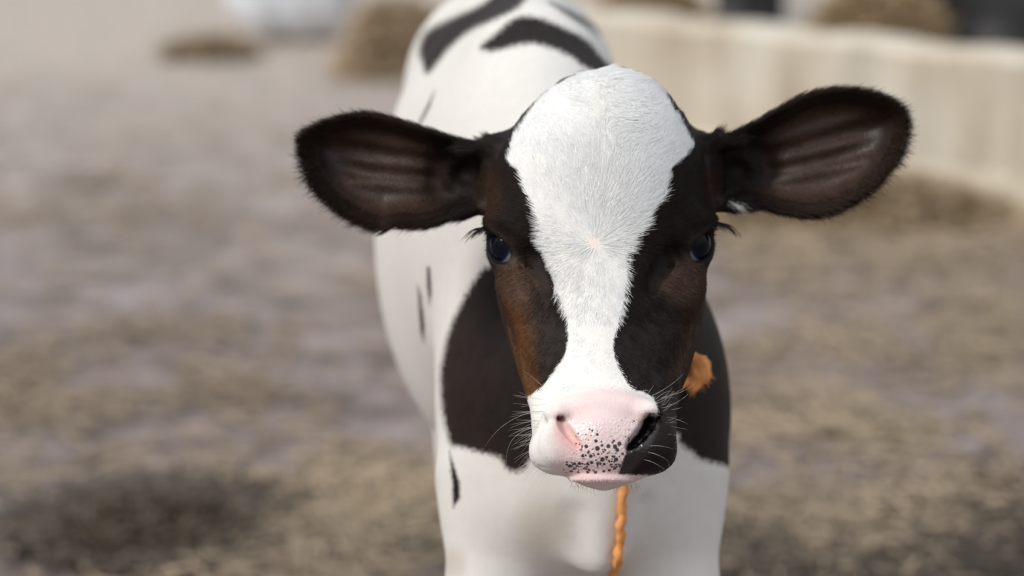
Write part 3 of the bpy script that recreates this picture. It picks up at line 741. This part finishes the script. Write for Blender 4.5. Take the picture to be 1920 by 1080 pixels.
c = mix(n, l, 1.0, c, ramp(n, l, fine, [(0.3, (0.7, 0.7, 0.7)), (0.7, (1.25, 1.25, 1.25))]), 'MULTIPLY')
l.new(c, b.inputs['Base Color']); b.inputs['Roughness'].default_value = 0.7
bump(n, l, mid_, 0.5, 0.03, b)
NX, NY = 120, 120
gx, gy = np.meshgrid(np.linspace(-9, 9, NX), np.linspace(-4, 26, NY))
gz = 0.012 * vnoise(np.stack([gx.ravel(), gy.ravel(), 0 * gx.ravel()], -1), 2.0, 51).reshape(gx.shape) - 0.012
vi = np.arange(NX * NY).reshape(NY, NX)
fq = np.stack([vi[:-1, :-1], vi[:-1, 1:], vi[1:, 1:], vi[1:, :-1]], -1).reshape(-1, 4)
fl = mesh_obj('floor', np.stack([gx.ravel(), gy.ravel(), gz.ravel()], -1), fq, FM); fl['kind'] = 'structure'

WM, n, l, b = mat('pale_concrete')
co = n.new('ShaderNodeTexCoord').outputs['Object']
cc = ramp(n, l, noise(n, l, 3.5, 4, co), [(0.3, (0.44, 0.375, 0.29)), (0.55, (0.56, 0.50, 0.41)), (0.75, (0.58, 0.56, 0.50))])
mp = n.new('ShaderNodeMapping'); mp.inputs['Scale'].default_value = (6, 6, 0.8); l.new(co, mp.inputs[0])
cc = mix(n, l, 1.0, cc, ramp(n, l, noise(n, l, 2.5, 3, mp.outputs[0]), [(0.3, (0.82, 0.80, 0.77)), (0.6, (1, 1, 1))]), 'MULTIPLY')
l.new(cc, b.inputs['Base Color']); b.inputs['Roughness'].default_value = 0.8
bump(n, l, noise(n, l, 30, 4, co), 0.4, 0.01, b)
def kerb(p0, p1, h, th):
    p0, p1 = np.array(p0), np.array(p1); d = (p1 - p0) / np.linalg.norm(p1 - p0); nr = np.array([-d[1], d[0]])
    if nr[1] < 0: nr = -nr
    prof = [(-0.035, -0.03), (-0.02, 0.05), (0, 0.10), (0, h - 0.02), (0.02, h), (th - 0.02, h), (th, h - 0.02), (th, -0.03)]
    N = 60; vs = []
    for i in range(N):
        p = p0 + (p1 - p0) * i / (N - 1)
        for a, z in prof:
            w_ = 0.006 * math.sin(i * 1.7 + z * 9) + 0.004 * math.sin(i * 0.61)
            q = p + nr * (a + w_); vs.append((q[0], q[1], z + (0.006 * math.sin(i * 0.9) if z > 0.1 else 0)))
    k = len(prof); fs = [(i * k + j, i * k + (j + 1) % k, (i + 1) * k + (j + 1) % k, (i + 1) * k + j) for i in range(N - 1) for j in range(k)]
    fs += [tuple(range(k))[::-1], tuple((N - 1) * k + j for j in range(k))]
    return vs, fs
WH = 0.40
A = ground(1160, 30, WH); B = ground(1920, 108, WH); print('kerb', A, B, px_pts(np.array([A[0], A[1], 0])), px_pts(np.array([B[0], B[1], 0])))
dW = (B - A)[:2] / np.linalg.norm((B - A)[:2])
P1 = B[:2] + dW * 1.6; P0 = A[:2] - dW * 0.5
wv, wf = kerb(P0, P1, WH, 0.16)
wall = mesh_obj('wall_right', wv, wf, WM); wall['kind'] = 'structure'; wall.data.polygons.foreach_set('use_smooth', np.zeros(len(wall.data.polygons), bool))

# straw: loose blades on the floor and in heaps
SM, n, l, b = mat('straw')
a = n.new('ShaderNodeAttribute'); a.attribute_name = 'tint'; l.new(a.outputs['Color'], b.inputs['Base Color']); b.inputs['Roughness'].default_value = 0.6
def blades(C0, L, tilt, col, seed, wdt=0.0035):
    r = np.random.default_rng(seed); N = len(C0); th = r.uniform(0, 2 * math.pi, N)
    d = np.stack([np.cos(th), np.sin(th), tilt], -1); d /= np.linalg.norm(d, axis=1, keepdims=True)
    sd = np.stack([-np.sin(th), np.cos(th), r.uniform(-0.4, 0.4, N)], -1) * wdt
    up_ = np.array([0, 0, wdt * 0.9]); bend = r.normal(size=N)[:, None] * sd * 3
    Lh = L[:, None] * 0.5; rows = []
    for t, bb in ((-1, 0), (0, 1), (1, 0)):
        m_ = C0 + d * Lh * t + bend * bb
        rows += [m_ - sd, m_ + up_, m_ + sd]
    v = np.stack(rows, 1).reshape(-1, 3)
    o = np.arange(N)[:, None] * 9
    f = np.concatenate([o + np.array([i, i + 1, i + 4, i + 3]) for i in (0, 1, 3, 4)])
    return v, f, np.repeat(col, 9, axis=0)
def heap(cx, cy, rx, ry, h, seed, pw=0.7):
    N = 40; u, v = np.meshgrid(np.linspace(-1.25, 1.25, N), np.linspace(-1.25, 1.25, N)); q = np.clip(1 - (u * u + v * v), 0, 1)
    X = cx + u * rx; Y = cy + v * ry; Pn = np.stack([X.ravel(), Y.ravel(), 0 * X.ravel()], -1)
    Z = h * q ** pw * (0.8 + 0.45 * vnoise(Pn, 6, seed).reshape(X.shape)) - 0.012
    vi = np.arange(N * N).reshape(N, N); f = np.stack([vi[:-1, :-1], vi[:-1, 1:], vi[1:, 1:], vi[1:, :-1]], -1).reshape(-1, 4)
    return np.stack([X.ravel(), Y.ravel(), Z.ravel()], -1), f, X, Y, Z
def straw_heap(name, label, cx, cy, rx, ry, h, seed, nb, c0, c1, L0=0.14):
    r = np.random.default_rng(seed)
    hv, hf, X, Y, Z = heap(cx, cy, rx, ry, h, seed, 0.3 if name == 'hay_heap' else 0.7)
    th = r.uniform(0, 2 * math.pi, nb); rd = np.sqrt(r.random(nb)) * 1.12
    ix = np.clip(((rd * np.cos(th) + 1.25) / 2.5 * 39).astype(int), 0, 39); iy = np.clip(((rd * np.sin(th) + 1.25) / 2.5 * 39).astype(int), 0, 39)
    C0 = np.stack([cx + rd * np.cos(th) * rx, cy + rd * np.sin(th) * ry, np.maximum(Z[iy, ix], 0) + r.uniform(0.0, 0.02, nb)], -1)
    k = r.random((nb, 1)); col = np.array(c0) * k + np.array(c1) * (1 - k)
    bv, bf, bc = blades(C0, r.uniform(0.5, 1.2, nb) * L0, r.normal(size=nb) * 0.35, col * r.uniform(0.7, 1.25, (nb, 1)), seed + 1)
    vv = np.vstack([hv, bv]); ff = np.vstack([hf, bf + len(hv)]); cc = np.vstack([np.tile(np.array(c1) * 0.8, (len(hv), 1)), bc])
    o = mesh_obj(name, vv, ff, SM, smooth=False); put(o.data, 'tint', 'FLOAT_COLOR', cc)
    o['label'] = label; o['category'] = 'straw'; o['kind'] = 'stuff'; return o
# scattered straw
r5 = np.random.default_rng(15); CS = []; LS = []; CO = []
def patch(px, py, sx, sy, nb, c, Ls=0.10):
    nb = int(nb * (1.0 if c is dk else 0.45)); c = np.array(c) * 0.88
    g_ = np.stack([r5.normal(px, sx, nb), np.minimum(r5.normal(py, sy, nb), 1300)], -1)
    P = np.array([ground(a, max(q, -40)) for a, q in g_]); P[:, 2] = r5.uniform(0.0, 0.012, nb)
    CS.append(P); LS.append(r5.uniform(0.4, 1.3, nb) * Ls); CO.append(np.array(c) * r5.uniform(0.65, 1.3, (nb, 1)))
tan = (0.32, 0.24, 0.16); dk = (0.055, 0.037, 0.020); yl = (0.29, 0.22, 0.14); gr_ = (0.24, 0.18, 0.12)
for q in [(620, 960, 120, 35, 900, yl), (560, 1040, 140, 45, 900, gr_), (700, 900, 80, 30, 450, tan), (300, 985, 110, 28, 2200, dk), (420, 960, 60, 25, 500, dk), (250, 1010, 80, 30, 500, dk), (30, 700, 60, 30, 250, gr_),
          (1600, 470, 170, 45, 900, tan), (1850, 420, 90, 50, 500, tan), (1450, 440, 80, 30, 600, tan), (1850, 600, 80, 60, 500, yl), (1550, 640, 120, 30, 300, tan), (1480, 780, 90, 30, 350, tan), (1660, 810, 60, 15, 250, yl),
          (1500, 1000, 120, 50, 900, gr_), (1750, 970, 120, 60, 1000, tan), (1850, 1020, 90, 60, 700, dk), (1420, 1050, 70, 30, 400, dk), (1780, 1060, 110, 30, 500, dk), (200, 400, 200, 20, 300, gr_), (170, 340, 60, 8, 80, gr_), (100, 770, 120, 25, 300, gr_),
          (380, 105, 60, 9, 250, dk), (560, 160, 100, 20, 400, tan), (200, 40, 200, 16, 700, tan), (300, 620, 150, 15, 180, gr_), (450, 730, 80, 15, 200, gr_)]:
    patch(*q)
N6 = 2600
P = np.array([ground(a, q) for a, q in zip(r5.uniform(-150, 2070, N6), -30 + 1250 * r5.random(N6) ** 1.0)]); P[:, 2] = r5.uniform(0, 0.008, N6)
CS.append(P); LS.append(r5.uniform(0.03, 0.11, N6)); kk = r5.random((N6, 1)); CO.append((np.array(tan) * kk + np.array(gr_) * (1 - kk)) * r5.uniform(0.6, 1.1, (N6, 1)))
CS, LS, CO = np.vstack(CS), np.concatenate(LS), np.vstack(CO)
# none of them under the kerb
nrm = np.array([-dW[1], dW[0]]); nrm = nrm if nrm[1] > 0 else -nrm
off = (CS[:, :2] - A[:2]) @ nrm; keep = off < -0.09
CS, LS, CO = CS[keep], LS[keep], CO[keep]
bv, bf, bc = blades(CS, LS, r5.normal(size=len(CS)) * 0.10, CO, 99)
st = mesh_obj('loose_straw', bv, bf, SM, smooth=False); put(st.data, 'tint', 'FLOAT_COLOR', bc)
st['label'] = 'loose straw and chaff strewn over the dirty yard floor'; st['category'] = 'straw'; st['kind'] = 'stuff'
g = ground(760, 140); straw_heap('straw_heap', 'brown straw heap on the yard behind the calf\'s rump', g[0] - 0.02, g[1] + 0.25, 0.20, 0.26, 0.26, 61, 3000, (0.44, 0.34, 0.22), (0.32, 0.23, 0.14))
g = ground(395, 100); straw_heap('straw_heap', 'low clump of damp straw left of the pale sack', g[0], g[1], 0.14, 0.12, 0.05, 62, 900, (0.36, 0.27, 0.17), (0.22, 0.16, 0.10))
q = ground(1470, 372); straw_heap('straw_drift', 'low drift of tan straw against the foot of the pale kerb', q[0], q[1] - 0.26, 0.50, 0.16, 0.12, 64, 4000, (0.42, 0.32, 0.19), (0.28, 0.20, 0.12))
g = ground(290, 995); straw_heap('straw_heap', 'dark wet clump of straw and dung, lower left foreground', g[0], g[1], 0.11, 0.10, 0.035, 63, 1500, (0.09, 0.062, 0.03), (0.03, 0.021, 0.012), 0.08)
def behind(px, k):            # a floor point k metres behind the kerb, seen in direction px
    dv = RIGHT * (px - 960) / FOC + FWD; d2 = dv[:2]
    t = (((A[:2] + nrm * k) - CAM[:2]) @ nrm) / (d2 @ nrm); return CAM[:2] + d2 * t
for i, (px, k, rx, h, lab) in enumerate([(1625, 0.45, 0.21, 0.55, 'tall tan hay heap behind the pale kerb, right of the middle cow'), (1215, 0.50, 0.19, 0.50, 'brown hay heap behind the pale kerb beside the calf\'s rump')]):
    q = behind(px, k); straw_heap('hay_heap', lab, q[0], q[1], rx, 0.17, h, 70 + i, 1800, (0.42, 0.30, 0.16), (0.27, 0.18, 0.10))

# white sack behind the calf
SK, n, l, b = mat('white_sack')
co = n.new('ShaderNodeTexCoord').outputs['Object']
l.new(ramp(n, l, noise(n, l, 6, 3, co), [(0.3, (0.62, 0.66, 0.72)), (0.7, (0.80, 0.82, 0.84))]), b.inputs['Base Color']); b.inputs['Roughness'].default_value = 0.5
g = ground(545, 80)
sfd = Field(np.arange(-0.36, 0.36, 0.012), np.arange(-0.3, 0.36, 0.012), np.arange(-0.06, 0.6, 0.012)); sfd.F[:] = 9
def sack(x, y, z):
    k0 = (np.abs(x / 0.27) ** 2.6 + np.abs(y / 0.17) ** 2.6 + np.abs((z - 0.20) / 0.215) ** 2.4) ** (1 / 2.5)
    return (k0 - 1) * 0.17 + 0.006 * np.sin(x * 40 + z * 18) * np.sin(z * 25 + y * 20)
sfd.F = sack(sfd.ax[0][:, None, None], sfd.ax[1][None, :, None], sfd.ax[2][None, None, :]).astype(np.float32)
# gathered, tied neck of the sack
X_, Y_, Z_ = sfd.ax[0][:, None, None], sfd.ax[1][None, :, None], sfd.ax[2][None, None, :]
nk_ = np.sqrt(X_ ** 2 + Y_ ** 2) - (0.035 + 0.35 * np.clip(Z_ - 0.45, 0, 1) + 0.03 * np.exp(-((Z_ - 0.40) / 0.03) ** 2) + 0.004 * np.sin(9 * np.arctan2(Y_, X_)))
nk_ = np.maximum(nk_, np.maximum(0.36 - Z_, Z_ - 0.54)); sfd.F = smin(sfd.F, nk_.astype(np.float32), 0.03)
qv, qq = sfd.mesh(0.08); qv[:, 2] -= qv[:, 2].min()
sk = mesh_obj('sack', qv, qq, SK); sk.location = (g[0], g[1] + 0.16, 0.0)
sk['label'] = 'plump white plastic sack standing on the far yard, upper left'; sk['category'] = 'sack'

# cows feeding behind the kerb
def cow_field(seed):
    f = Field(np.arange(-0.40, 0.41, 0.022), np.arange(-0.80, 1.80, 0.025), np.arange(-0.03, 1.45, 0.022))
    S = 1.0
    e = lambda c, r, k: f.ell(c, r, k)
    f.F[:] = 5
    def ell(c, r, k):
        x, y, z = f.ax[0][:, None, None] - c[0], f.ax[1][None, :, None] - c[1], f.ax[2][None, None, :] - c[2]
        k0 = np.sqrt((x / r[0]) ** 2 + (y / r[1]) ** 2 + (z / r[2]) ** 2) + 1e-6; k1 = np.sqrt((x / r[0] ** 2) ** 2 + (y / r[1] ** 2) ** 2 + (z / r[2] ** 2) ** 2) + 1e-9
        f.F = smin(f.F, (k0 * (k0 - 1) / k1).astype(np.float32), k)
    def cap(a, b, ra, rb, k):
        a, b = np.array(a), np.array(b); ab = b - a
        x, y, z = f.ax[0][:, None, None] - a[0], f.ax[1][None, :, None] - a[1], f.ax[2][None, None, :] - a[2]
        t = np.clip((x * ab[0] + y * ab[1] + z * ab[2]) / (ab @ ab), 0, 1)
        f.F = smin(f.F, (np.sqrt((x - t * ab[0]) ** 2 + (y - t * ab[1]) ** 2 + (z - t * ab[2]) ** 2) - (ra + (rb - ra) * t)).astype(np.float32), k)
    ell((0, 0.75, 0.95), (0.33, 0.75, 0.36), 0.1); ell((0, 1.35, 1.05), (0.27, 0.32, 0.28), 0.1); ell((0, 0.2, 0.95), (0.25, 0.32, 0.36), 0.1)
    cap((0, 0.05, 1.0), (0, -0.42, 0.66), 0.17, 0.12, 0.08)
    cap((0, -0.42, 0.62), (0, -0.56, 0.30), 0.125, 0.075, 0.05); ell((0, -0.585, 0.20), (0.085, 0.075, 0.075), 0.04)
    for s in (-1, 1):
        cap((s * 0.12, -0.36, 0.66), (s * 0.29, -0.33, 0.60), 0.035, 0.05, 0.03)
        cap((s * 0.15, 0.12, 0.8), (s * 0.14, 0.10, 0.42), 0.12, 0.06, 0.05); cap((s * 0.14, 0.10, 0.42), (s * 0.14, 0.12, 0.10), 0.045, 0.04, 0.02); ell((s * 0.14, 0.09, 0.05), (0.06, 0.075, 0.055), 0.02)
        cap((s * 0.17, 1.35, 0.95), (s * 0.17, 1.28, 0.62), 0.17, 0.10, 0.05); cap((s * 0.17, 1.28, 0.62), (s * 0.16, 1.48, 0.45), 0.08, 0.055, 0.03)
        cap((s * 0.16, 1.48, 0.45), (s * 0.16, 1.42, 0.10), 0.05, 0.04, 0.02); ell((s * 0.16, 1.38, 0.05), (0.06, 0.075, 0.055), 0.02)
    cap((0, 1.62, 1.2), (0, 1.72, 0.5), 0.03, 0.025, 0.03)
    return f
CM, n, l, b = mat('herd_coat')
co = n.new('ShaderNodeTexCoord').outputs['Object']
l.new(ramp(n, l, noise(n, l, 2.2, 1, co), [(0.62, (0.008, 0.0075, 0.009)), (0.65, (0.62, 0.60, 0.58))]), b.inputs['Base Color']); b.inputs['Roughness'].default_value = 0.6
BM, n, l, b = mat('brown_coat')
co = n.new('ShaderNodeTexCoord').outputs['Object']
l.new(ramp(n, l, noise(n, l, 3, 2, co), [(0.4, (0.07, 0.045, 0.035)), (0.7, (0.14, 0.095, 0.07))]), b.inputs['Base Color']); b.inputs['Roughness'].default_value = 0.6
cv, cq = cow_field(0).mesh(0.3)
def lying_field():
    f = Field(np.arange(-1.25, 1.25, 0.025), np.arange(-0.62, 0.62, 0.025), np.arange(-0.04, 1.25, 0.025)); f.F[:] = 5
    X, Y, Z = f.ax[0][:, None, None], f.ax[1][None, :, None], f.ax[2][None, None, :]
    def ell(c, r, k):
        x, y, z = X - c[0], Y - c[1], Z - c[2]
        k0 = np.sqrt((x / r[0]) ** 2 + (y / r[1]) ** 2 + (z / r[2]) ** 2) + 1e-6; k1 = np.sqrt((x / r[0] ** 2) ** 2 + (y / r[1] ** 2) ** 2 + (z / r[2] ** 2) ** 2) + 1e-9
        f.F = smin(f.F, (k0 * (k0 - 1) / k1).astype(np.float32), k)
    def cap(a, b, ra, rb, k):
        a, b = np.array(a), np.array(b); ab = b - a; x, y, z = X - a[0], Y - a[1], Z - a[2]
        t = np.clip((x * ab[0] + y * ab[1] + z * ab[2]) / (ab @ ab), 0, 1)
        f.F = smin(f.F, (np.sqrt((x - t * ab[0]) ** 2 + (y - t * ab[1]) ** 2 + (z - t * ab[2]) ** 2) - (ra + (rb - ra) * t)).astype(np.float32), k)
    ell((0.1, 0, 0.36), (0.72, 0.36, 0.36), 0.1); ell((0.62, 0, 0.36), (0.34, 0.32, 0.33), 0.1); ell((-0.42, 0, 0.38), (0.30, 0.26, 0.36), 0.1)
    cap((-0.55, 0, 0.5), (-0.86, -0.05, 0.86), 0.18, 0.11, 0.08); cap((-0.86, -0.06, 0.90), (-1.10, -0.12, 0.78), 0.115, 0.075, 0.05)
    for s in (-1, 1):
        cap((-0.84, -0.05 + s * 0.10, 0.95), (-0.78, -0.05 + s * 0.24, 0.92), 0.035, 0.05, 0.03)
        cap((-0.52, s * 0.2, 0.25), (-0.80, s * 0.22, 0.10), 0.11, 0.06, 0.05); cap((-0.80, s * 0.22, 0.08), (-0.52, s * 0.27, 0.05), 0.05, 0.04, 0.02)
        cap((0.66, s * 0.26, 0.25), (0.34, s * 0.38, 0.16), 0.17, 0.09, 0.06); cap((0.34, s * 0.38, 0.12), (0.74, s * 0.42, 0.06), 0.06, 0.045, 0.03); cap((0.74, s * 0.42, 0.05), (0.44, s * 0.47, 0.04), 0.045, 0.04, 0.02)
    cap((0.92, 0, 0.42), (0.98, -0.12, 0.08), 0.03, 0.03, 0.03)
    return f
lv, lq = lying_field().mesh(0.3)

def add_cow(q, rz, lab, m, v, f, eyes):
    ce = empty('cow', (q[0], q[1], 0), lab, 'cow')
    mesh_obj('body', v + np.array([q[0], q[1], -v[:, 2].min()]), f, m, ce)
    for e in eyes:
        ev, ef = uv_sphere(10, 8); mesh_obj('eye', ev * 0.022 + np.array([q[0] + e[0], q[1] + e[1], e[2]]), ef, EM, ce)
    ce.rotation_euler.z = rz; return ce
add_cow(behind(2140, 1.3), 0.02, 'black and white cow lying behind the far right end of the pale kerb', CM, lv, lq, [(-0.93, -0.16, 0.93), (-0.93, 0.04, 0.93)])
add_cow(behind(1350, 1.75), 0.0, 'dark cow with its head lowered behind the middle of the pale kerb', CM, cv, cq, [(-0.105, -0.50, 0.52), (0.105, -0.50, 0.52)]).scale = (1.3, 1.15, 1.15)
print('total script', round(time.time() - T0, 1), 'verts', len(V))
